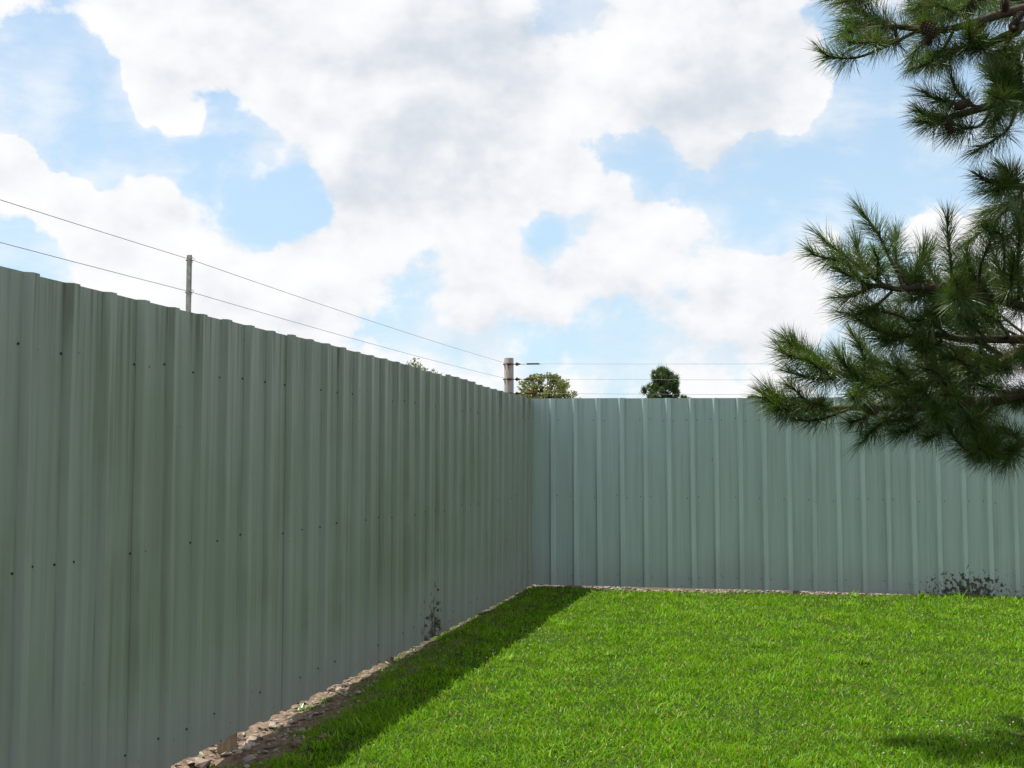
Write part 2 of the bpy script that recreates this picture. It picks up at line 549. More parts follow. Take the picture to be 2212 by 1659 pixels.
def ribbons(p, v, side, bend):
    """blades: base p, reach v, half width vector side, extra offset of the tip bend (all n x 3)"""
    n = len(p)
    a = p - side
    b = p + side
    mid = p + v * 0.55 + bend * 0.2
    c = mid + side * 0.85
    d = mid - side * 0.85
    e = p + v + bend
    verts = np.stack([a, b, c, d, e], axis=1).reshape(-1, 3)
    k = np.arange(n)[:, None] * 5
    return verts, k + np.array([[0, 1, 2, 3]]), k + np.array([[3, 2, 4]])


def unit(a):
    return a / np.maximum(np.linalg.norm(a, axis=1, keepdims=True), 1e-9)


def tube_arrays(pts, radii, seg=6):
    pts = [Vector(p) for p in pts]
    n = len(pts)
    verts = []
    for i, p in enumerate(pts):
        t = (pts[min(i + 1, n - 1)] - pts[max(i - 1, 0)]).normalized()
        ref = Vector((0, 0, 1)) if abs(t.z) < 0.9 else Vector((1, 0, 0))
        a = t.cross(ref).normalized()
        b = t.cross(a)
        for k in range(seg):
            w = 2 * math.pi * k / seg
            verts.append(p + (a * math.cos(w) + b * math.sin(w)) * radii[i])
    quads = []
    for i in range(n - 1):
        for k in range(seg):
            q = (k + 1) % seg
            quads.append((i * seg + k, i * seg + q, (i + 1) * seg + q, (i + 1) * seg + k))
    caps = []
    for base in (0, (n - 1) * seg):
        for k in range(1, seg - 1):
            caps.append((base, base + k, base + k + 1))
    return [tuple(v) for v in verts], quads, caps


class Soup:
    def __init__(self):
        self.v = []
        self.f = []

    def add(self, verts, *facesets):
        o = len(self.v)
        self.v += [tuple(x) for x in verts]
        for fs in facesets:
            self.f += [tuple(i + o for i in f) for f in fs]

    def tube(self, pts, radii, seg=6):
        if not isinstance(radii, (list, tuple)):
            radii = [radii] * len(pts)
        self.add(*tube_arrays(pts, radii, seg))

    def box(self, c, ax, ay, az):
        c, ax, ay, az = (Vector(x) for x in (c, ax, ay, az))
        vs = [c + ax * i + ay * j + az * k for k in (-1, 1) for j in (-1, 1) for i in (-1, 1)]
        self.add(vs, [(0, 2, 3, 1), (4, 5, 7, 6), (0, 1, 5, 4), (2, 6, 7, 3), (0, 4, 6, 2), (1, 3, 7, 5)])

    def mesh(self, name):
        me = bpy.data.meshes.new(name)
        me.from_pydata(self.v, [], self.f)
        me.update()
        return me


def empty(name, loc, label=None, cat=None, group=None):
    o = bpy.data.objects.new(name, None)
    o.empty_display_size = 0.2
    col.objects.link(o)
    o.location = loc
    tag(o, label, cat, group)
    return o


def tag(o, label=None, cat=None, group=None, kind=None):
    for k, v in (('label', label), ('category', cat), ('group', group), ('kind', kind)):
        if v:
            o[k] = v
    return o


def keep(o, parent):
    """parent a mesh whose vertices are in world coordinates under an empty that only has a location"""
    o.parent = parent
    o.matrix_parent_inverse = Matrix.Translation(parent.location).inverted()
    return o


# ------------------------------------------------------------------ ground
def axis(lo, a, b, hi, step):
    inner = np.arange(a, b + 1e-6, step)
    g = []
    x = step
    t = b
    while t < hi:
        x *= 1.5
        t += x
        g.append(t)
    h = []
    x = step
    t = a
    while t > lo:
        x *= 1.5
        t -= x
        h.append(t)
    return np.array(sorted(h) + list(inner) + g)


gx = axis(-900, -5.0, 10.0, 900, 0.10)
gy = axis(-900, 2.5, 17.0, 900, 0.10)
XX, YY = np.meshgrid(gx, gy)
ZZ = ground_h(XX, YY) + 0.012 * rng.normal(size=XX.shape) * (np.abs(fence_coords(XX, YY)[1]) < 0.6)
nx, ny = len(gx), len(gy)
idx = np.arange(nx * ny).reshape(ny, nx)
quads = np.stack([idx[:-1, :-1], idx[:-1, 1:], idx[1:, 1:], idx[1:, :-1]], axis=-1).reshape(-1, 4)
ground = link('ground', from_arrays('ground', np.stack([XX, YY, ZZ], -1).reshape(-1, 3), quads), M_GROUND, smooth=True)
tag(ground, kind='structure', label='flat lawn ground inside the corner of two fences')

# ------------------------------------------------------------------ sheet metal fences
screw_soup = Soup()
screw_soup.tube([(0, 0, 0), (0, 0, 0.0025)], 0.0064, 10)
screw_soup.tube([(0, 0, 0.002), (0, 0, 0.007)], 0.0045, 6)
SCREW = screw_soup.mesh('screw')
SCREW.materials.append(M_SCREW)

RIB_H = 0.033
half = [(-0.047, 0.0), (-0.024, RIB_H), (0.024, RIB_H), (0.047, 0.0)]
minor = []
for mc in (0.1016, 0.2032):
    minor += [(mc - 0.020, 0.0), (mc - 0.008, 0.0012), (mc + 0.008, 0.0012), (mc + 0.020, 0.0)]


def build_fence(name, label, u, nrm, first, nribs, top, bottom, mat, rows, seed, posts):
    r = random.Random(seed)
    root = empty(name, C0, label, 'fence')
    nsheet = nribs // 3
    rot = Matrix((u, nrm.cross(u) if nrm.cross(u).z < 0 else u.cross(nrm), nrm)).transposed()
    for i in range(nsheet):
        ribs = [first + (3 * i + k) * PITCHR for k in range(4)]
        prof = []
        for k, rc in enumerate(ribs):
            prof += [(rc + a, h) for a, h in half]
            if k < 3:
                prof += [(rc + a, h) for a, h in minor]
        if i == 0:
            prof = [(-0.025 if first < 0.2 else 0.0012, 0.0)] + [(first - 0.10, 0.0)] * (first > 0.15) + prof
        off = 0.0028 * (i % 2)
        dz = r.uniform(-0.010, 0.010)
        tilt = r.uniform(-0.004, 0.004)
        nz = 9
        vs = []
        s_mid = (prof[0][0] + prof[-1][0]) / 2
        for j in range(nz):
            t = j / (nz - 1)
            for (s, h) in prof:
                zb = bottom(s) + 0.5 * dz
                zt = top(s) + dz + tilt * (s - s_mid)
                z = zb + (zt - zb) * t
                wob = 0.0022 * math.sin(5.1 * s + 3.3 * z + seed) * math.sin(2.7 * z + s * 11.0)
                p = C0 + u * s + nrm * (h + off + wob)
                vs.append((p.x, p.y, z))
        m = len(prof)
        fs = []
        for j in range(nz - 1):
            for k in range(m - 1):
                q = (j * m + k, j * m + k + 1, (j + 1) * m + k + 1, (j + 1) * m + k)
                fs.append(q if name == 'metal_fence' else q[::-1])
        me = bpy.data.meshes.new('panel')
        me.from_pydata(vs, [], fs)
        me.update()
        pan = link('panel', me, mat)
        sol = pan.modifiers.new('thickness', 'SOLIDIFY')
        sol.thickness = 0.0012
        sol.offset = 0.0
        keep(pan, root)
        for zr in rows:
            for k in range(3):
                for side in ((-1, 1) if r.random() < 0.35 else (r.choice((-1, 1)),)):
                    s = ribs[k] + side * r.uniform(0.06, 0.075) + (PITCHR * 0 if side > 0 else PITCHR)
                    z = bottom(s) + zr + r.uniform(-0.02, 0.02)
                    p = C0 + u * s + nrm * (off + 0.0005)
                    sc = bpy.data.objects.new('screw', SCREW)
                    col.objects.link(sc)
                    sc.parent = pan
                    sc.matrix_world = Matrix.Translation((p.x, p.y, z)) @ nrm.to_track_quat('Z', 'Y').to_matrix().to_4x4()
                    sc.matrix_parent_inverse = Matrix.Translation(C0).inverted() @ Matrix.Identity(4)
                    sc.matrix_basis = Matrix.Translation((p.x, p.y, z)) @ nrm.to_track_quat('Z', 'Y').to_matrix().to_4x4()
                    sc.matrix_parent_inverse = Matrix.Identity(4)
    length = first + nribs * PITCHR
    for zr in rows:
        sp = Soup()
        za, zb = bottom(0) + zr, bottom(length) + zr
        sp.box(C0 + u * (length / 2) - nrm * 0.024 + Vector((0, 0, (za + zb) / 2)), u * (length / 2 + 0.04) + Vector((0, 0, (zb - za) / 2)), nrm * 0.019, Vector((0, 0, 0.044)))
        keep(link('rail', sp.mesh('rail'), M_STUB), root)
    for s in posts:
        c = C0 + u * s - nrm * (0.0045 + 0.044)
        sp = Soup()
        g0 = gh(c.x, c.y) - 0.25
        g1 = top(s) - 0.14
        sp.box((0, 0, (g0 + g1) / 2), u * 0.044, nrm * 0.044, (0, 0, (g1 - g0) / 2))
        po = link('post', sp.mesh('post'), M_STUB)
        po.parent = root
        po.matrix_parent_inverse = Matrix.Translation(C0).inverted()
        po.location = (c.x, c.y, 0)
    return root


def lerp(s, pts):
    return float(np.interp(s, [p[0] for p in pts], [p[1] for p in pts]))


left_top = lambda s: lerp(s, [(0, 2.505), (1.5, 2.52), (3.5, 2.545), (5.5, 2.553), (14, 2.556)])
left_bot = lambda s: lerp(s, [(0, 0.055), (4, 0.012), (9, 0.012), (14, 0.0)])
back_top = lambda s: lerp(s, [(0, 2.505), (2.0, 2.497), (6.5, 2.475), (12, 2.46)])
back_bot = lambda s: lerp(s, [(0, 0.055), (3, 0.035), (6.5, -0.004), (12, -0.03)])

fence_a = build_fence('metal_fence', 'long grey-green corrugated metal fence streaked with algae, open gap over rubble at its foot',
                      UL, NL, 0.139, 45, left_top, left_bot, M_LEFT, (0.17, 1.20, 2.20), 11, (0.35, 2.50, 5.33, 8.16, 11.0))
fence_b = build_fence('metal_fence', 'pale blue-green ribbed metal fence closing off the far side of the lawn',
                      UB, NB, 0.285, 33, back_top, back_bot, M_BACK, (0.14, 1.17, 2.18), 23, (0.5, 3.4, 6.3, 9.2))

# ------------------------------------------------------------------ rubble along the fences
def rock_mesh(seed):
    r = random.Random(seed)
    bm = bmesh.new()
    fl = r.uniform(0.45, 0.8)
    for k in range(13):
        v = Vector((r.gauss(0, 1), r.gauss(0, 1), r.gauss(0, 1))).normalized() * r.uniform(0.75, 1.05)
        bm.verts.new((v.x * r.uniform(0.85, 1.15), v.y * 0.8, v.z * fl))
    bmesh.ops.convex_hull(bm, input=bm.verts)
    loose = [v for v in bm.verts if not v.link_faces]
    bmesh.ops.delete(bm, geom=loose, context='VERTS')
    me = bpy.data.meshes.new('stone')
    bm.to_mesh(me)
    bm.free()
    me.materials.append(M_ROCK)
    return me


ROCKS = [rock_mesh(100 + i) for i in range(12)]


def sample_rocks():
    out = []
    r = random.Random(5)
    # bold stones near the viewer, both sides of the gap
    for k in range(3600):
        sl = r.uniform(0.1, 10.6)
        near = float(sstep(np.array(sl), 3.6, 7.0))
        wdt = gravel_width(np.array(sl))
        lo = -0.55 if near > 0.3 else -0.30
        pl = r.uniform(lo, float(wdt) * r.uniform(0.7, 1.25))
        if near < 0.35 and (r.random() < 0.35 or pl > 0.10):
            continue
        size = 0.006 + 0.016 * near * r.random() + 0.008 * r.random()
        if r.random() < 0.07 * (0.3 + near):
            size = r.uniform(0.022, 0.055) * (0.45 + 0.55 * near)
        p = C0 + UL * sl + NL * pl
        out.append((size, p.x, p.y))
    for k in range(3000):
        sb = abs(r.gauss(3.2, 2.6))
        if sb > 9:
            continue
        pb = r.uniform(-0.75, 0.12)
        size = 0.012 + 0.026 * r.random() ** 1.6
        p = C0 + UB * sb + NB * pb
        out.append((size, p.x, p.y))
    out.sort(key=lambda t: -t[0] / max(t[2], 3))
    return out


rocks = sample_rocks()
# stones that the photograph shows clearly: (pixel x, y on the ground, radius)
for (px, py, rad) in ((355, 1640, .085), (425, 1615, .06), (440, 1640, .11), (600, 1560, .085), (560, 1592, .06), (520, 1625, .07),
                      (700, 1478, .07), (715, 1490, .06), (765, 1448, .09), (745, 1462, .06), (840, 1430, .07), (875, 1398, .10), (800, 1452, .05),
                      (640, 1602, .09), (690, 1590, .08), (620, 1540, .07), (880, 1408, .05), (660, 1515, .06)):
    ray = pix(px, py, 1.0) - EYE
    t = -EYE.z / ray.z
    for _ in range(6):
        q = EYE + ray * t
        t = (gh(q.x, q.y) + rad * 0.3 - EYE.z) / ray.z
    q = EYE + ray * t
    rocks.insert(0, (rad * 0.68, q.x, q.y))
rr = random.Random(9)
for k, (size, x, y) in enumerate(rocks[:300]):
    o = bpy.data.objects.new('stone', ROCKS[k % len(ROCKS)])
    col.objects.link(o)
    o.parent = ground
    o.location = (x, y, gh(x, y) + size * 0.22)
    o.scale = (size * rr.uniform(0.8, 1.3), size * rr.uniform(0.8, 1.2), size * rr.uniform(0.6, 0.9))
    o.rotation_euler = (rr.uniform(-0.5, 0.5), rr.uniform(-0.5, 0.5), rr.uniform(0, 6.28))
base_v = []
base_f = []
for me in ROCKS:
    base_v.append(np.array([v.co[:] for v in me.vertices]))
    base_f.append(np.array([p.vertices[:] for p in me.polygons]))
vv, ff, o_ = [], [], 0
for k, (size, x, y) in enumerate(rocks[300:]):
    v = base_v[k % 12]
    a = rr.uniform(0, 6.28)
    ca, sa = math.cos(a), math.sin(a)
    q = np.stack([v[:, 0] * ca - v[:, 1] * sa, v[:, 0] * sa + v[:, 1] * ca, v[:, 2] * rr.uniform(0.6, 1.0)], 1) * size
    vv.append(q + np.array([x, y, gh(x, y) + size * 0.2]))
    ff.append(base_f[k % 12] + o_)
    o_ += len(v)
gravel = link('gravel', from_arrays('gravel', np.concatenate(vv), None, np.concatenate(ff)), M_ROCK, ground)
tag(gravel, kind='stuff')


# ------------------------------------------------------------------ lawn
def lawn():
    n = 430000
    az = rng.uniform(R(-37), R(37), n)
    # depth with density falling off away from the viewer
    u = rng.random(n)
    d0, d1, e = 4.4, 15.6, 0.75
    d = (d0 ** e + u * (d1 ** e - d0 ** e)) ** (1 / e)
    x = d * np.tan(az)
    y = d
    sl, pl, sb, pb = fence_coords(x, y)
    edge = gravel_width(sl) + 0.10 * smooth_noise(x * 6, y * 6, 21) + 0.06 * smooth_noise(x * 19, y * 19, 22) + rng.normal(0, 0.05, n)
    keepm = (pl > edge) & (pb > 0.05 + 0.05 * smooth_noise(x * 6, y * 6, 8) + 0.05 * rng.random(n)) & (x < 8.2)
    sparse = (pl > 0.02) & (pl < edge) & (rng.random(n) < 0.28) & (smooth_noise(x * 5, y * 5, 12) > 0.0) & (pb > 0.05)
    keepm |= sparse
    x, y, pl = x[keepm], y[keepm], pl[keepm]
    n = len(x)
    z = ground_h(x, y) - 0.004
    tuft = smooth_noise(x * 5.5, y * 5.5, 31) + 0.9 * smooth_noise(x * 17, y * 17, 33) + 0.5 * smooth_noise(x * 1.7, y * 1.7, 37)
    h = np.clip(0.042 + 0.012 * tuft + rng.normal(0, 0.014, n), 0.016, 0.13)
    tall = rng.random(n) < 0.004
    h[tall] *= rng.uniform(1.5, 2.3, tall.sum())
    lean = rng.gamma(2.0, 0.28, n)
    ang = rng.uniform(0, 2 * np.pi, n) + 0.5 * smooth_noise(x * 3, y * 3, 40)
    v = np.stack([np.cos(ang) * lean, np.sin(ang) * lean, np.ones(n)], 1)
    v = unit(v) * h[:, None]
    fa = rng.uniform(0, 2 * np.pi, n)
    wd = (0.0020 + 0.0012 * rng.random(n)) * (0.75 + y / 13.0)
    side = np.stack([np.cos(fa), np.sin(fa), np.zeros(n)], 1) * wd[:, None]
    bend = np.stack([np.cos(ang), np.sin(ang), -0.9 * np.ones(n)], 1) * (h * rng.uniform(0.05, 0.45, n))[:, None]
    P, V, S, B = [np.stack([x, y, z], 1)], [v], [side], [bend]
    for k in range(75):                                   # coarser tufts that escaped the mower
        cx, cy = rng.uniform(-1.2, 6.5), rng.uniform(5.8, 14.2)
        if k < 6:
            cx, cy = ((1.9, 12.2), (2.6, 11.6), (3.9, 13.2), (2.2, 12.0), (5.2, 12.8), (1.1, 8.0))[k]
        sl, pl, sb, pb = fence_coords(cx, cy)
        if pl < 0.5 or pb < 0.4:
            continue
        m = int(rng.uniform(25, 70))
        rad = rng.uniform(0.03, 0.11)
        px_, py_ = cx + rng.normal(0, rad, m), cy + rng.normal(0, rad, m)
        a = rng.uniform(0, 2 * np.pi, m)
        L = rng.uniform(0.06, 0.13, m) * rng.uniform(0.8, 1.15)
        ln = rng.uniform(0.3, 1.3, m)
        vv_ = unit(np.stack([np.cos(a) * ln, np.sin(a) * ln, np.ones(m)], 1)) * L[:, None]
        P.append(np.stack([px_, py_, ground_h(px_, py_)], 1))
        V.append(vv_)
        S.append(np.stack([-np.sin(a), np.cos(a), np.zeros(m)], 1) * 0.0042)
        B.append(np.stack([np.cos(a), np.sin(a), -1.2 * np.ones(m)], 1) * (L * rng.uniform(0.1, 0.5, m))[:, None])
    vs, q, t = ribbons(*(np.concatenate(k) for k in (P, V, S, B)))
    g = link('grass', from_arrays('grass', vs, q, t), M_GRASS)
    tag(g, 'short bright green mown lawn grass filling the fenced corner', 'grass', None, 'stuff')


lawn()


def clover():
    r = random.Random(77)
    bm = bmesh.new()
    cl = [(r.uniform(-0.6, 5.5), r.uniform(6.2, 14)) for _ in range(26)]
    for k in range(520):
        if r.random() < 0.7:
            c = r.choice(cl)
            x, y = r.gauss(c[0], 0.28), r.gauss(c[1], 0.4)
        else:
            x, y = r.uniform(-1.2, 6), r.uniform(5.8, 14.3)
        sl, pl, sb, pb = fence_coords(x, y)
        if pl < 0.7 or pb < 0.4:
            continue
        s = r.uniform(0.0035, 0.007)
        mat = Matrix.Translation((x, y, gh(x, y) + r.uniform(0.03, 0.05))) @ Matrix.Diagonal((s, s, s * 0.85, 1))
        bmesh.ops.create_icosphere(bm, subdivisions=1, radius=1.0, matrix=mat)
    me = bpy.data.meshes.new('clover')
    bm.to_mesh(me)
    bm.free()
    o = link('clover', me, M_CLOVER)
    tag(o, 'scattered small white clover heads in the lawn', 'clover', None, 'stuff')


clover()


# ------------------------------------------------------------------ weeds by the fences
def weed(x, y, n, length, label, mat=M_WEED, upright=0.6, wd=0.006, group=None):
    r = np.random.default_rng(int(abs(x * 1000) + abs(y * 777)))
    a = r.uniform(0, 2 * np.pi, n)
    up = r.uniform(upright * 0.5, upright * 1.4, n)
    L = length * r.uniform(0.5, 1.0, n)
    v = unit(np.stack([np.cos(a), np.sin(a), up], 1)) * L[:, None]
    side = np.stack([-np.sin(a), np.cos(a), np.zeros(n)], 1) * (wd * r.uniform(0.7, 1.2, n))[:, None]
    bend = np.stack([np.cos(a) * 0.2, np.sin(a) * 0.2, -0.5 * np.ones(n)], 1) * (L * r.uniform(0.1, 0.6, n))[:, None]
    p = np.stack([r.normal(0, length * 0.12, n), r.normal(0, length * 0.12, n), np.full(n, -0.005)], 1)
    vs, q, t = ribbons(p, v, side, bend)
    root = empty('weed', (x, y, gh(x, y)), label, 'weed', group)
    link('foliage', from_arrays('foliage', vs, q, t), mat, root)
    stems = Soup()
    for k in range(4):
        e = v[k % n] * 0.6
        stems.tube([(0, 0, -0.02), tuple(Vector(e) * 0.5 + Vector((0, 0, 0.01))), tuple(e)], [0.002, 0.0016, 0.001], 4)
    link('stem', stems.mesh('stem'), mat, root)


def on_ground(px, py, lift=0.0):
    ray = pix(px, py, 1.0) - EYE
    t = -EYE.z / ray.z
    for _ in range(8):
        q = EYE + ray * t
        t = (gh(q.x, q.y) + lift - EYE.z) / ray.z
    q = EYE + ray * t
    return q.x, q.y


WG = 'weeds sprouting through the lit rubble'
for (px, py, n, L) in ((655, 1535, 34, .11), (680, 1530, 30, .09), (705, 1515, 26, .09), (740, 1500, 20, .08), (640, 1552, 26, .08),
                       (790, 1470, 12, .10), (838, 1432, 14, .11), (870, 1412, 18, .08), (895, 1400, 26, .09), (600, 1580, 20, .07)):
    x, y = on_ground(px, py)
    weed(x, y, n, L, 'small bright green weed sprouting among the rubble below the long fence', group=WG)
WB = 'grass weeds at the foot of the far fence'
for (px, py, n, L) in ((1600, 1283, 7, .22), (1625, 1283, 5, .17), (1840, 1291, 9, .2), (1990, 1292, 12, .2), (2075, 1292, 9, .18), (1330, 1277, 6, .15)):
    x, y = on_ground(px, py)
    weed(x, y, n, L, 'dark upright grass weed standing against the foot of the far fence', M_GRASS, 1.6, 0.007, WB)


# ------------------------------------------------------------------ wire fence outside the metal fence
def build_wire_fence():
    cp = C0 - UL * 0.30 - NL * 0.62
    cp = Vector((pix(1100, 820, 15.62).x, 15.62, 0))
    g = gh(cp.x, cp.y)
    root = empty('wire_fence', (cp.x, cp.y, g), 'tensioned wire fence on a grey wooden corner post behind the metal sheets', 'fence')
    # corner post: round, slightly tapered, chamfered top
    top = pix(1100, 772, 15.62).z
    sp = Soup()
    lean = 0.006
    sp.tube([(0, 0, g - 0.4), (0.0, 0, 1.5), (-lean, 0, top - 0.012), (-lean, 0, top)], [0.072, 0.070, 0.067, 0.058], 18)
    post = link('corner_post', sp.mesh('corner_post'), M_POST, None, True)
    post.location = (cp.x, cp.y, 0)
    keep2(post, root)
    zs = [pix(1100, y, 15.62).z for y in (786.0, 819.0, 850.0)]
    # intermediate steel T post
    tp = pix(408, 610, 7.40)
    tg = gh(tp.x, tp.y)
    ttop = pix(408, 550, 7.40).z
    sp = Soup()
    zc, zh = (ttop + tg - 0.4) / 2, (ttop - tg + 0.4) / 2
    sp.box((0, 0, zc), UL * 0.0025, NL * 0.017, (0, 0, zh))
    sp.box(tuple(-UL * 0.017 + Vector((0, 0, zc))), UL * 0.0145, NL * 0.0024, (0, 0, zh - 0.001))
    k = tg + 0.1
    while k < ttop - 0.03:
        sp.box(tuple(UL * 0.004 + Vector((0, 0, k))), UL * 0.003, NL * 0.006, (0, 0, 0.009))
        k += 0.054
    sp.box((0, 0, zc), UL * 0.010, NL * 0.0135, (0, 0, zh - 0.003))
    tpost = link('steel_post', sp.mesh('steel_post'), M_STEEL)
    tpost.location = (tp.x, tp.y, 0)
    keep2(tpost, root)
    for k, zc in enumerate(zs):
        hs = [zc, pix(404, (562, 632, 700)[k], 7.40).z]
        a = Vector((cp.x, cp.y, hs[0])) - NL * 0.0 + UL * 0.07
        b = Vector((tp.x, tp.y, hs[1])) + NL * 0.026 + UL * 0.004
        far = b + (b - a) * 0.9
        far.z = b.z + (b.z - a.z) * 0.35
        pts = []
        for (p, q) in ((a, b), (b, far)):
            for i in range(13):
                t = i / 12
                w = p.lerp(q, t)
                w.z -= 0.045 * 4 * t * (1 - t) * 0.5
                pts.append(w)
        sp = Soup()
        sp.tube(pts, 0.0019, 5)
        keep(link('wire', sp.mesh('wire'), M_WIRE), root)
        # clip on the steel post
        sp = Soup()
        ring = [b + UL * (0.006) + NL * (0.016 * math.cos(w)) + Vector((0, 0, 0.016 * math.sin(w))) for w in np.linspace(0, 5.2, 9)]
        sp.tube(ring, 0.0022, 5)
        sp.box(tuple(Vector((tp.x, tp.y, b.z))), UL * 0.013, NL * 0.02, (0, 0, 0.004))
        keep(link('clip', sp.mesh('clip'), M_STEEL), root)
        # band and insulator on the corner post
        sp = Soup()
        ring = [Vector((cp.x - lean, cp.y, zc)) + Vector((math.cos(w), math.sin(w), 0)) * 0.073 for w in np.linspace(0, 6.283, 19)]
        sp.tube(ring, 0.006, 5)
        keep(link('band', sp.mesh('band'), M_RUST), root)
        c = Vector((cp.x, cp.y, zc))
        e = UB
        sp = Soup()
        sp.tube([c - e * 0.085, c - e * 0.06], 0.011, 8)
        sp.tube([c - Vector((0.03, 0.075, 0)), c + Vector((-0.005, -0.083, 0)), c + Vector((0.03, -0.075, 0))], 0.014, 7)
        st = c + e * 0.075
        sp.tube([st, st + e * 0.02, st + e * 0.028, st + e * 0.04, st + e * 0.048, st + e * 0.065],
                [0.008, 0.012, 0.026, 0.026, 0.014, 0.010], 9)
        sp.tube([st + e * 0.02 + Vector((0, 0, 0.02)), st + e * 0.085], 0.006, 6)
        sp.tube([st + e * 0.02 - Vector((0, 0, 0.02)), st + e * 0.085], 0.006, 6)
        keep(link('insulator', sp.mesh('insulator'), M_INSUL), root)
        # tension spring
        s0 = c + e * (0.245 if k == 0 else 0.215)
        s1 = s0 + e * 0.175
        sp = Soup()
        coil = []
        turns = 22
        for i in range(turns * 8 + 1):
            w = 2 * math.pi * i / 8
            coil.append(s0 + e * (0.175 * i / (turns * 8)) + NB * (0.010 * math.cos(w)) + Vector((0, 0, 0.010 * math.sin(w))))
        sp.tube(coil, 0.0036, 4)
        keep(link('spring', sp.mesh('spring'), M_RUST), root)
        sp = Soup()
        sp.tube([c + e * 0.15, s0], 0.006, 5)
        endz = pix(1640, (782.0, 817.0, 849.0)[k], 15.62 - 3.5 * 0.1433).z
        ln = 12.0
        e2 = (Vector((e.x * 3.5, e.y * 3.5, endz - zc)) / 3.5)
        pts = [s1]
        for i in range(1, 15):
            t = i / 14
            q = s1 + e2 * (ln * t)
            q.z -= 0.03 * 4 * t * (1 - t)
            pts.append(q)
        sp.tube(pts, 0.0019, 5)
        sp.tube([s1 - e * 0.01, s1 + e * 0.03], 0.006, 5)
        keep(link('wire', sp.mesh('wire'), M_WIRE), root)


def keep2(o, root):
    o.parent = root
    o.matrix_parent_inverse = Matrix.Translation(root.location).inverted()


build_wire_fence()

# ------------------------------------------------------------------ the near pine
def c5(x, y):
    return 1536 + 0.3086 * x, 0.3086 * y


def c6(x, y):
    return 1536 + 0.3601 * x, 426.7 + 0.3601 * y


def catmull(pts, per=5):
    P = [Vector(p) for p in pts]
    P = [P[0] * 2 - P[1]] + P + [P[-1] * 2 - P[-2]]
    out = []
    for i in range(1, len(P) - 2):
        for k in range(per):
            t = k / per
            a, b, c, d = P[i - 1], P[i], P[i + 1], P[i + 2]
            out.append(0.5 * ((2 * b) + (c - a) * t + (2 * a - 5 * b + 4 * c - d) * t * t + (3 * b - a - 3 * c + d) * t ** 3))
    out.append(P[-2])
    return out


def needle_arrays(r, path, count, length, width, back=0.24, droop=0.25):
    """needles round the last stretch of a shoot"""
    P = np.array([tuple(p) for p in path])
    seg = np.linalg.norm(np.diff(P, axis=0), axis=1)
    acc = np.concatenate([[0], np.cumsum(seg)])
    total = acc[-1]
    back = min(back, total * 0.9)
    u = r.random(count) ** 0.8                       # 0 = tip, 1 = oldest needles
    s = total - u * back
    base = np.stack([np.interp(s, acc, P[:, k]) for k in range(3)], 1)
    ahead = np.stack([np.interp(np.minimum(s + 0.02, total), acc, P[:, k]) for k in range(3)], 1)
    behind = np.stack([np.interp(np.maximum(s - 0.03, 0), acc, P[:, k]) for k in range(3)], 1)
    ax = unit(ahead - behind)
    rad = r.normal(size=(count, 3))
    rad = unit(rad - (rad * ax).sum(1, keepdims=True) * ax)
    ang = np.radians(np.clip(16 + 58 * u + r.normal(0, 13, count), 3, 105))
    v = ax * np.cos(ang)[:, None] + rad * np.sin(ang)[:, None]
    L = length * r.uniform(0.72, 1.12, count)
    v = unit(v + np.array([0, 0, 0.06]))
    side = unit(np.cross(v, r.normal(size=(count, 3)))) * (width * r.uniform(0.8, 1.2, count))[:, None]
    bend = np.stack([r.normal(0, 0.05, count), r.normal(0, 0.05, count), -droop * r.uniform(0.1, 1.0, count) * (1 - np.abs(v[:, 2]) * 0.6)], 1) * L[:, None]
    return base, v * L[:, None], side, bend


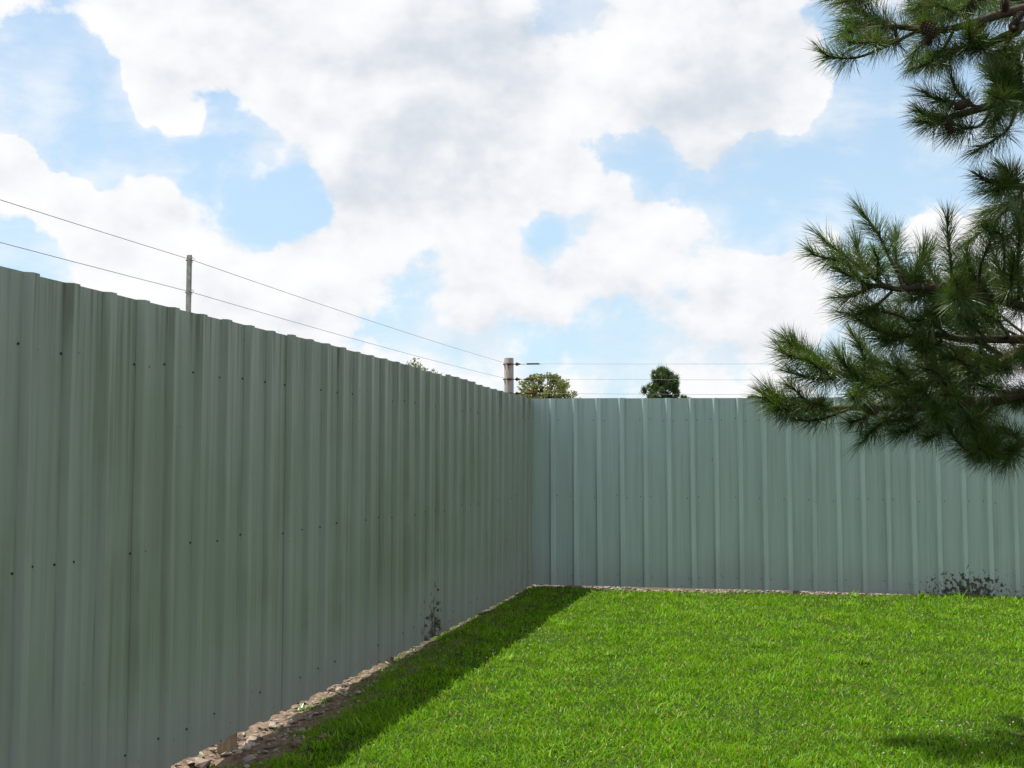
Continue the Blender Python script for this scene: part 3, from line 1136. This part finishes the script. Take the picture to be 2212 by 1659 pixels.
def build_near_pine():
    r = np.random.default_rng(41)
    T = Vector((4.75, 7.75, 0))
    g = gh(T.x, T.y)
    root = empty('pine_tree', (T.x, T.y, g), 'large long-needled pine with brown cones whose boughs overhang the lawn', 'tree')
    trunk_pts = [Vector((T.x, T.y, g - 0.2)), Vector((T.x, T.y, g + 0.15)), Vector((T.x + .03, T.y, 2)), Vector((T.x + .02, T.y + .05, 4.5)), Vector((T.x - .05, T.y + .05, 7)), Vector((T.x, T.y, 9.2))]
    tp = catmull(trunk_pts, 6)
    sp = Soup()
    sp.tube(tp, [0.20 if i < 3 else 0.155 * (1 - i / (len(tp) * 1.08)) + 0.01 for i in range(len(tp))], 14)
    keep(link('trunk', sp.mesh('trunk'), M_BARK, None, True), root)

    def W(pt, d):
        return pix(pt[0], pt[1], d)

    # each bough: height on the trunk, then pixel points with depth, then side shoots (pixel points with depth)
    boughs = []

    def bough(zt, cc, main, subs):
        m = [Vector((T.x, T.y, zt))] + [W(cc(x, y), d) for (x, y, d) in main]
        boughs.append((m, [[W(cc(x, y), d) for (x, y, d) in s] for s in subs]))

    bough(5.2, c5, [(2300, 30, 7.5), (1990, 110, 7.4), (1840, 160, 7.3), (1600, 215, 7.25), (1330, 190, 7.2), (1100, 180, 7.2), (930, 150, 7.15)], [
        [(1480, 200, 7.25), (1250, 310, 7.1), (1030, 400, 7.0), (840, 400, 6.95), (770, 350, 6.9)],
        [(1300, 195, 7.2), (1150, 140, 7.3), (1060, 90, 7.3), (990, 80, 7.35)],
        [(1330, 300, 7.1), (1230, 290, 7.3), (1120, 270, 7.4), (1050, 260, 7.4)],
        [(1700, 210, 7.3), (1640, 320, 7.2), (1560, 420, 7.1), (1420, 480, 7.0)],
        [(1560, 210, 7.3), (1500, 110, 7.3), (1440, 60, 7.4), (1400, 20, 7.4)],
        [(1240, 320, 7.1), (1130, 300, 6.9), (1020, 300, 6.85), (960, 290, 6.8)],
        [(1840, 160, 7.3), (1720, 90, 7.2), (1620, 50, 7.1), (1560, 20, 7.1)],
        [(1550, 215, 7.3), (1450, 330, 7.4), (1420, 390, 7.4), (1400, 440, 7.4)],
        [(1040, 180, 7.2), (1000, 210, 7.1), (960, 230, 7.0), (930, 240, 7.0)],
    ])
    bough(5.5, c5, [(2300, -60, 7.6), (1900, -70, 7.5), (1500, -50, 7.4), (1150, -60, 7.4), (950, -40, 7.3), (860, -15, 7.3)], [
        [(1150, -60, 7.4), (1020, -10, 7.2), (930, 10, 7.2)],
        [(1700, -60, 7.4), (1580, -20, 7.3), (1480, 20, 7.3)],
        [(2000, -60, 7.4), (1850, 10, 7.2), (1760, 60, 7.1)],
    ])
    bough(4.75, c5, [(2300, 170, 7.5), (2130, 225, 7.4), (1900, 320, 7.3), (1720, 345, 7.2), (1600, 375, 7.2), (1520, 440, 7.1)], [
        [(1720, 345, 7.2), (1640, 420, 7.4), (1600, 470, 7.5)],
        [(1930, 310, 7.3), (1870, 280, 7.2), (1850, 240, 7.2)],
        [(2100, 240, 7.4), (2060, 330, 7.3), (2080, 420, 7.2)],
    ])
    bough(4.2, c5, [(2320, 640, 7.6), (2150, 690, 7.4), (1950, 740, 7.3), (1750, 800, 7.2), (1600, 830, 7.1), (1500, 800, 7.1), (1450, 770, 7.05)], [
        [(1900, 750, 7.3), (1700, 720, 7.2), (1580, 690, 7.1), (1490, 650, 7.1)],
        [(1960, 780, 7.3), (1880, 880, 7.2), (1760, 900, 7.1), (1660, 930, 7.0)],
        [(1800, 720, 7.3), (1720, 640, 7.4), (1690, 570, 7.4), (1680, 530, 7.4)],
        [(2100, 710, 7.3), (2000, 600, 7.1), (1960, 520, 7.1)],
        [(2150, 690, 7.3), (2080, 520, 7.3), (2060, 420, 7.3)],
        [(2150, 720, 7.3), (2080, 900, 7.1), (1950, 1000, 7.0), (1850, 1060, 6.95)],
        [(2180, 690, 7.3), (2160, 480, 7.2), (2150, 360, 7.2)],
        [(1650, 830, 7.1), (1560, 860, 7.0), (1470, 850, 6.9)],
        [(2050, 720, 7.3), (2000, 820, 7.0), (1960, 900, 6.9)],
        [(2120, 700, 7.3), (2040, 700, 6.9), (1960, 660, 6.8)],
    ])
    bough(3.5, c5, [(2330, 1330, 7.6), (2190, 1310, 7.4), (2050, 1290, 7.2), (1930, 1260, 7.1), (1870, 1230, 7.0)], [
        [(2150, 1300, 7.3), (2100, 1230, 7.3), (2060, 1190, 7.3)],
        [(2100, 1300, 7.2), (2000, 1330, 7.0), (1930, 1340, 7.0)],
    ])
    bough(3.1, c6, [(2050, 700, 7.6), (1876, 655, 7.4), (1750, 620, 7.3), (1500, 570, 7.2), (1300, 540, 7.2), (1120, 550, 7.15), (980, 530, 7.1), (850, 590, 7.1), (760, 600, 7.05)], [
        [(1060, 540, 7.15), (960, 470, 7.1), (860, 390, 7.1), (720, 290, 7.0), (640, 220, 7.0)],
        [(930, 440, 7.1), (885, 340, 7.2), (870, 270, 7.2)],
        [(1200, 545, 7.2), (1090, 400, 7.2), (1010, 230, 7.2), (940, 130, 7.2), (900, 80, 7.2)],
        [(1110, 420, 7.2), (1105, 300, 7.3), (1110, 200, 7.4)],
        [(1300, 540, 7.2), (1220, 470, 7.2), (1262, 370, 7.2), (1275, 310, 7.2)],
        [(820, 380, 7.1), (740, 370, 6.9), (640, 350, 6.85), (590, 320, 6.8)],
        [(1450, 560, 7.2), (1440, 400, 7.1), (1420, 220, 7.1), (1420, 120, 7.1)],
        [(1600, 590, 7.2), (1620, 400, 7.0), (1680, 250, 6.9), (1660, 180, 6.85)],
        [(1750, 620, 7.2), (1760, 330, 7.1), (1740, 230, 6.9), (1700, 200, 6.8)],
        [(1500, 570, 7.2), (1520, 600, 6.9), (1470, 610, 6.8), (1445, 600, 6.75)],
        [(960, 540, 7.1), (900, 500, 7.0), (830, 470, 6.9), (760, 430, 6.8)],
        [(1100, 550, 7.15), (1000, 640, 7.1), (880, 700, 7.0), (790, 690, 7.0)],
        [(1380, 550, 7.2), (1300, 400, 7.4), (1330, 300, 7.4)],
        [(1010, 480, 7.1), (1000, 380, 6.9), (980, 330, 6.85)],
        [(1850, 650, 7.3), (1840, 400, 7.0), (1850, 200, 6.9), (1830, 100, 6.9)],
        [(1650, 600, 7.2), (1560, 440, 7.3), (1530, 330, 7.3)],
    ])
    bough(2.7, c6, [(2050, 830, 7.7), (1876, 850, 7.6), (1700, 850, 7.5), (1500, 850, 7.4), (1330, 820, 7.3), (1120, 830, 7.2), (980, 790, 7.1), (890, 740, 7.05)], [
        [(1250, 820, 7.3), (1150, 720, 7.2), (1040, 690, 7.1), (960, 680, 7.0)],
        [(1450, 850, 7.4), (1330, 760, 7.2), (1220, 740, 7.1)],
        [(1650, 850, 7.4), (1560, 760, 7.1), (1480, 700, 6.9)],
        [(1150, 830, 7.2), (1080, 860, 7.1), (1000, 840, 7.0)],
        [(1800, 850, 7.5), (1720, 740, 7.2), (1640, 700, 7.0)],
        [(1400, 840, 7.3), (1300, 920, 7.2), (1230, 900, 7.1)],
    ])
    bough(2.45, c6, [(2050, 850, 7.9), (1876, 910, 7.8), (1700, 1020, 7.7), (1560, 1090, 7.6), (1400, 1120, 7.5), (1200, 1110, 7.4), (1000, 1110, 7.35), (900, 1090, 7.3), (760, 1050, 7.3), (650, 970, 7.3), (540, 900, 7.3)], [
        [(925, 1095, 7.3), (915, 960, 7.3), (880, 870, 7.3), (845, 820, 7.3)],
        [(800, 1060, 7.3), (680, 1090, 7.2), (540, 1070, 7.1), (470, 1040, 7.1)],
        [(1200, 1110, 7.4), (1130, 1040, 7.3), (1060, 1000, 7.3), (1010, 985, 7.3)],
        [(650, 970, 7.3), (560, 970, 7.2), (470, 950, 7.1), (420, 910, 7.1)],
        [(740, 1040, 7.3), (660, 1030, 7.1), (590, 980, 7.0)],
        [(1000, 1110, 7.35), (900, 1170, 7.1), (860, 1200, 6.95), (845, 1190, 6.9)],
        [(860, 1070, 7.3), (800, 1000, 7.2), (770, 950, 7.2)],
        [(1450, 1110, 7.5), (1330, 1040, 7.3), (1250, 1020, 7.2)],
        [(1600, 1080, 7.5), (1500, 980, 7.3), (1420, 960, 7.2)],
        [(1300, 1115, 7.4), (1200, 1190, 7.2), (1120, 1190, 7.1)],
        [(560, 910, 7.3), (510, 900, 7.3), (460, 860, 7.3)],
        [(1100, 1110, 7.4), (1020, 1130, 7.2), (960, 1130, 7.1)],
    ])
    bough(2.2, c6, [(2060, 1120, 7.9), (1876, 1180, 7.8), (1600, 1230, 7.7), (1300, 1260, 7.6), (1050, 1260, 7.5), (850, 1260, 7.5), (650, 1270, 7.45), (500, 1260, 7.4), (400, 1200, 7.4), (340, 1150, 7.4)], [
        [(850, 1260, 7.5), (720, 1310, 7.4), (600, 1340, 7.3), (510, 1330, 7.25)],
        [(520, 1262, 7.4), (460, 1270, 7.3), (390, 1260, 7.2)],
        [(620, 1270, 7.4), (560, 1210, 7.3), (500, 1150, 7.3), (450, 1120, 7.2)],
        [(1150, 1260, 7.5), (1000, 1370, 7.3), (940, 1430, 7.2), (915, 1460, 7.2)],
        [(1400, 1250, 7.6), (1280, 1330, 7.3), (1180, 1400, 7.2), (1110, 1410, 7.1)],
        [(1250, 1260, 7.5), (1180, 1330, 7.4), (1100, 1340, 7.3)],
        [(1550, 1240, 7.6), (1420, 1360, 7.3), (1330, 1430, 7.2), (1280, 1440, 7.1)],
        [(1000, 1260, 7.5), (900, 1330, 7.3), (830, 1350, 7.2)],
        [(1700, 1220, 7.7), (1600, 1320, 7.3), (1520, 1350, 7.1)],
        [(1350, 1260, 7.5), (1300, 1190, 7.2), (1240, 1160, 7.1)],
        [(1450, 1250, 7.5), (1380, 1300, 7.1), (1320, 1310, 6.9)],
        [(1780, 1200, 7.7), (1700, 1150, 7.3), (1620, 1130, 7.1)],
        [(420, 1215, 7.4), (370, 1220, 7.3), (320, 1190, 7.3)],
        [(700, 1270, 7.4), (640, 1240, 7.2), (560, 1250, 7.1)],
        [(1500, 1245, 7.5), (1460, 1200, 7.1), (1400, 1180, 6.9)],
    ])
    bough(1.85, c6, [(2080, 1380, 7.6), (1876, 1470, 7.4), (1800, 1510, 7.3), (1700, 1550, 7.2), (1620, 1555, 7.2), (1560, 1540, 7.15)], [
        [(1810, 1505, 7.3), (1800, 1540, 7.2), (1780, 1580, 7.2)],
        [(1876, 1470, 7.4), (1800, 1420, 7.3), (1720, 1400, 7.2)],
        [(1876, 1470, 7.4), (1760, 1380, 7.5), (1600, 1400, 7.4), (1520, 1430, 7.3)],
        [(1720, 1545, 7.2), (1650, 1520, 7.1), (1600, 1500, 7.0)],
    ])

    # boughs on the sides that face away from the picture
    for k in range(16):
        az = R(-75 + 120 * (k * 0.618 % 1.0))              # measured from +x
        z0 = 2.2 + 6.4 * k / 16
        ln = (2.7 - 0.22 * (z0 - 2)) * r.uniform(0.8, 1.1)
        dv = Vector((math.cos(az), math.sin(az), 0))
        nrm = Vector((-dv.y, dv.x, 0))
        st = Vector((T.x, T.y, z0))
        m = [st, st + dv * ln * 0.35 + Vector((0, 0, 0.10)), st + dv * ln * 0.7 + Vector((0, 0, 0.1)), st + dv * ln + Vector((0, 0, 0.3))]
        subs = []
        for j in range(9):
            t = 0.35 + 0.6 * j / 9
            b = st + dv * ln * t + Vector((0, 0, 0.1))
            sd = (1 if j % 2 else -1) * r.uniform(0.25, 0.6)
            e = b + nrm * sd + dv * r.uniform(0.15, 0.4) + Vector((0, 0, r.uniform(-0.1, 0.3)))
            subs.append([b, b.lerp(e, 0.5) + Vector((0, 0, -0.03)), e])
        boughs.append((m, subs))
    for k in range(12):                                   # crown above the picture
        az = R(360 * (k * 0.618 % 1.0))
        z0 = 5.9 + 2.9 * k / 12
        ln = (2.3 - 0.5 * (z0 - 5.7)) * r.uniform(0.85, 1.1)
        dv = Vector((math.cos(az), math.sin(az), 0))
        nrm = Vector((-dv.y, dv.x, 0))
        st = Vector((T.x, T.y, z0))
        m = [st, st + dv * ln * 0.4 + Vector((0, 0, 0.15)), st + dv * ln * 0.75 + Vector((0, 0, 0.3)), st + dv * ln + Vector((0, 0, 0.5))]
        subs = []
        for j in range(7):
            t = 0.35 + 0.6 * j / 7
            b = st + dv * ln * t + Vector((0, 0, 0.2))
            e = b + nrm * ((1 if j % 2 else -1) * r.uniform(0.25, 0.5)) + dv * 0.25 + Vector((0, 0, r.uniform(0, 0.35)))
            subs.append([b, b.lerp(e, 0.5), e])
        boughs.append((m, subs))

    # filler shoots inside the dense part of the crown, hung on the nearest bough
    fills = {}
    samples = []
    for bi, (m, subs) in enumerate(boughs[:10]):
        for p in catmull(m, 8):
            samples.append((bi, p))

    def fill(x0, x1, y0, y1, n, d0=6.8, d1=8.3):
        for _ in range(n):
            e = pix(r.uniform(x0, x1), r.uniform(y0, y1), r.uniform(d0, d1))
            best = min(samples, key=lambda sp_: (sp_[1] - e).length + max(0, e.x - sp_[1].x + 0.15) * 2)
            b = best[1]
            v = e - b
            if v.length > 0.75:
                e = b + v.normalized() * r.uniform(0.45, 0.75)
            fills.setdefault(best[0], []).append([b, b.lerp(e, 0.5) + Vector((0, 0, -0.03)), e])

    fill(2110, 2230, 90, 270, 9)
    fill(1960, 2230, 0, 60, 9)
    fill(2060, 2230, 450, 620, 14)
    fill(1920, 2230, 560, 900, 48, 7.0, 8.4)
    fill(1780, 2100, 640, 900, 10, 7.1, 8.2)
    fill(1850, 2140, 860, 935, 7, 7.1, 8.0)
    fill(2290, 2750, 30, 300, 55, 7.0, 8.4)
    fill(2290, 2750, 480, 940, 80, 7.0, 8.6)

    for bi, (m, subs) in enumerate(boughs):
        sp = Soup()
        mp = catmull(m, 5)
        n = len(mp)
        r0 = 0.034 if bi < 10 else 0.028
        sp.tube(mp, [r0 * (1 - i / (n - 1)) ** 0.8 + 0.0045 for i in range(n)], 7)
        arrs = [needle_arrays(r, mp, 480, 0.182, 0.0016, 0.42)]
        for s in list(subs) + fills.get(bi, []):
            tw = catmull(s, 5)
            k = len(tw)
            # bring the root of the twig onto the bough
            near = min(mp, key=lambda q: (q - tw[0]).length)
            if (near - tw[0]).length < 0.25:
                tw[0] = near.copy()
            sp.tube(tw, [0.0085 * (1 - i / (k - 1)) + 0.0038 for i in range(k)], 5)
            arrs.append(needle_arrays(r, tw, int(r.uniform(310, 430)), 0.180 * r.uniform(0.88, 1.12), 0.0016, r.uniform(0.26, 0.42)))
        br = keep(link('branch', sp.mesh('branch'), M_BARK, None, True), root)
        b, v, s, e = (np.concatenate([a[i] for a in arrs]) for i in range(4))
        vs, q, t = ribbons(b, v, s, e)
        nd = link('needles', from_arrays('needles', vs, q, t), M_NEEDLE)
        nd.parent = br
        nd.matrix_parent_inverse = Matrix.Identity(4)
        tag(nd, kind='stuff')

    # cones
    sp = Soup()
    for k in range(95):
        t = (k + 0.5) / 95
        z = -0.5 + t
        prof = math.sqrt(max(0.0, 1 - (2 * (t - 0.42) / 1.25) ** 2)) * (0.40 if t < 0.9 else 0.30)
        a = k * 2.39996
        d = Vector((math.cos(a), math.sin(a), 0))
        n = Vector((-d.y, d.x, 0))
        c = d * prof * 0.72 + Vector((0, 0, z))
        tip = d * (prof + 0.05) + Vector((0, 0, z + 0.10))
        w = 0.085
        sp.add([c - n * w * 0.4, c + n * w * 0.4, tip + n * w, tip + d * 0.035 + Vector((0, 0, -0.02)), tip - n * w, tip + Vector((0, 0, 0.03)) + d * 0.01],
               [(0, 1, 2, 3), (0, 3, 4), (2, 5, 3), (3, 5, 4), (0, 4, 5), (0, 5, 1), (1, 5, 2)])
    sp.tube([(0, 0, -0.5), (0, 0, -0.3), (0, 0, 0.2), (0, 0, 0.5)], [0.08, 0.27, 0.27, 0.05], 8)
    CONE = sp.mesh('cone')
    CONE.materials.append(M_CONE)
    for (cc, x, y, d, s, ti) in ((c5, 1530, 215, 7.1, .125, .3), (c5, 1885, 185, 7.2, .085, 1.3), (c5, 1815, 65, 7.15, .10, .2), (c5, 1750, 735, 7.05, .085, 1.4),
                                 (c5, 1670, 880, 6.95, .082, .3), (c5, 2120, 190, 7.25, .09, 1.0), (c5, 2150, 130, 7.2, .085, .5), (c5, 1520, 290, 7.1, .07, 1.2),
                                 (c6, 965, 1270, 7.1, .10, 1.1), (c5, 2060, 40, 7.2, .09, .6)):
        px, py = cc(x, y)
        o = bpy.data.objects.new('cone', CONE)
        col.objects.link(o)
        o.parent = root
        o.matrix_parent_inverse = Matrix.Translation(root.location).inverted()
        o.location = pix(px, py, d)
        o.scale = (s * 0.8, s * 0.8, s)
        o.rotation_euler = (ti, 0.4, x)


build_near_pine()


# ------------------------------------------------------------------ trees beyond the fences
def leaf_cloud(r, centers, radii, per, size):
    ps, nn = [], []
    for c, q in zip(centers, radii):
        m = int(per * (q / np.mean(radii)) ** 2)
        d = unit(r.normal(size=(m, 3))) * (q * r.random(m) ** 0.4)[:, None]
        d[:, 2] *= 0.8
        ps.append(np.array(c) + d)
    p = np.concatenate(ps)
    n = len(p)
    L = size * r.uniform(0.6, 1.3, n)
    v = unit(r.normal(size=(n, 3)) + np.array([0, 0, 0.2])) * L[:, None]
    side = unit(np.cross(v, r.normal(size=(n, 3)))) * (L * 0.24)[:, None]
    bend = np.zeros((n, 3))
    bend[:, 2] = -0.2 * L
    return ribbons(p, v, side, bend)


def broadleaf(name, base, height, crown, label, seed, per=260, size=0.13, nclump=46, zmin=0.38):
    r = np.random.default_rng(seed)
    g = gh(base[0], base[1])
    root = empty(name, (base[0], base[1], g), label, 'tree')
    cx, cz = crown
    sp = Soup()
    sp.tube([(0, 0, -0.2), (0.05, 0, height * 0.25), (0.02, 0.03, height * 0.55), (0, 0, height * 0.85)], [0.16, 0.12, 0.09, 0.03], 9)
    cents, rads = [], []
    limbs = Soup()
    for k in range(nclump):
        a = r.uniform(0, 2 * np.pi)
        t = r.random() ** 0.7
        z = height * (zmin + (1 - zmin) * t * 0.97)
        w = cx * math.sqrt(max(0.02, 1 - ((t - 0.35) / 0.68) ** 2)) * r.uniform(0.4, 1.12)
        c = Vector((math.cos(a) * w, math.sin(a) * w, z))
        cents.append(tuple(c))
        rads.append(cz * r.uniform(0.45, 1.5))
        b = Vector((0, 0, max(0.25, z / height - 0.28) * height))
        limbs.tube([b, b.lerp(c, 0.5) + Vector((0, 0, 0.05)), c], [0.035, 0.022, 0.008], 5)
    link('trunk', sp.mesh('trunk'), M_BARK, root, True)
    link('limb', limbs.mesh('limb'), M_BARK, root)
    vs, q, t = leaf_cloud(r, cents, rads, per, size)
    link('crown', from_arrays('crown', vs, q, t), M_LEAF, root)
    return root


b = pix(1178, 850, 44.0)
broadleaf('broadleaf_tree', (b.x, b.y), pix(1178, 808, 44).z, (1.40, 0.20), 'rounded light green leafy tree showing over the fence beside the wooden corner post', 3, 70, 0.088, 190)


def sprig_shrub(base, spread, label, seed):
    r = np.random.default_rng(seed)
    g = gh(base[0], base[1])
    root = empty('shrub', (base[0], base[1], g), label, 'shrub')
    ps, vs_ = [], []
    for (px, py) in ((872, 792), (884, 786), (893, 781), (898, 776), (903, 779), (909, 786), (915, 790), (890, 789), (921, 797), (937, 796), (906, 791), (880, 795), (900, 788), (945, 801)):
        tip = pix(px, py, 24.0) - Vector((base[0], base[1], g)) + Vector((0, r.uniform(-0.25, 0.25), 0))
        sp = Soup()
        mid = Vector((tip.x * 0.55, tip.y * 0.5, tip.z * 0.55))
        path = catmull([Vector((r.normal(0, 0.05), r.normal(0, 0.05), -0.1)), mid, tip], 6)
        sp.tube(path, [0.016 * (1 - i / len(path)) + 0.003 for i in range(len(path))], 5)
        link('stem', sp.mesh('stem'), M_BARK, root)
        for k in range(70):
            t = r.random() ** 0.6
            q = path[int(t * (len(path) - 1))]
            ps.append((q.x + r.normal(0, 0.03), q.y + r.normal(0, 0.03), q.z - r.random() * 0.05))
        for k in range(26):
            ps.append((tip.x + r.normal(0, 0.035), tip.y + r.normal(0, 0.035), tip.z - r.random() ** 1.3 * 0.40))
    p = np.array(ps)
    n = len(p)
    L = 0.065 * r.uniform(0.6, 1.3, n)
    v = unit(r.normal(size=(n, 3)) + np.array([0, 0, 0.6])) * L[:, None]
    side = unit(np.cross(v, r.normal(size=(n, 3)))) * (L * 0.2)[:, None]
    x = ribbons(p, v, side, np.zeros((n, 3)))
    link('foliage', from_arrays('foliage', *x), M_LEAF, root)


b = pix(902, 800, 24.0)
sprig_shrub((b.x, b.y), 0.4, 'thin leafy shrub tips just peeping over the top of the long fence', 8)


def far_pine(base, height, width, label, seed, tufts=95, zmin=0.45):
    r = np.random.default_rng(seed)
    g = gh(base[0], base[1])
    root = empty('pine_tree', (base[0], base[1], g), label, 'tree')
    sp = Soup()
    sp.tube([(0, 0, -0.2), (0.03, 0, height * 0.5), (0, 0, height * 0.97)], [0.10, 0.07, 0.012], 8)
    link('trunk', sp.mesh('trunk'), M_BARK, root, True)
    br = Soup()
    arrs = []
    for k in range(tufts):
        t = (k + 0.5) / tufts
        z = height * (zmin + (1 - zmin) * t * 0.98)
        a = k * 2.39996
        w = width * min(1.0, (height - z + 0.01) / (1.25 * width)) ** 0.55 * r.uniform(0.35, 1.0)
        e = Vector((math.cos(a) * w, math.sin(a) * w, z + 0.22 * w + 0.05))
        b = Vector((0, 0, z - 0.35 * w))
        mid = b.lerp(e, 0.6) + Vector((0, 0, -0.06))
        path = catmull([b, mid, e, e + Vector((0, 0, 0.12))], 4)
        br.tube(path, [0.022 * (1 - i / len(path)) + 0.006 for i in range(len(path))], 5)
        m = 420
        dr = unit(r.normal(size=(m, 3)) + np.array([math.cos(a) * 0.25, math.sin(a) * 0.25, 0.55]))
        c = np.array(tuple(e)) + r.normal(size=(m, 3)) * np.array([0.035, 0.035, 0.06]) + np.array([0, 0, 0.06])
        LL = 0.125 * r.uniform(0.7, 1.15, m)
        sd = unit(np.cross(dr, r.normal(size=(m, 3)))) * (0.0052 * r.uniform(0.8, 1.2, m))[:, None]
        arrs.append((c, dr * LL[:, None], sd, np.zeros((m, 3))))
    link('branch', br.mesh('branch'), M_BARK, root)
    q4 = [np.concatenate([a[i] for a in arrs]) for i in range(4)]
    vs, q, t = ribbons(*q4)
    link('crown', from_arrays('crown', vs, q, t), M_FARPINE, root)
    return root


b = pix(1432, 850, 38.0)
far_pine((b.x, b.y), pix(1432, 797, 38).z - 0.20, 0.66, 'young bushy dark green pine standing alone behind the far fence', 5, 84, 0.55)
b = pix(1629, 860, 60.0)
far_pine((b.x, b.y), pix(1629, 857, 60).z - 0.1, 0.55, 'distant pine top barely showing over the far fence beside the overhanging bough', 6, 60, 0.5)
b = pix(1478, 862, 62.0)
far_pine((b.x, b.y), pix(1478, 860, 62).z - 0.05, 0.5, 'distant tiny pine top beside the young dark pine behind the far fence', 7, 60, 0.5)
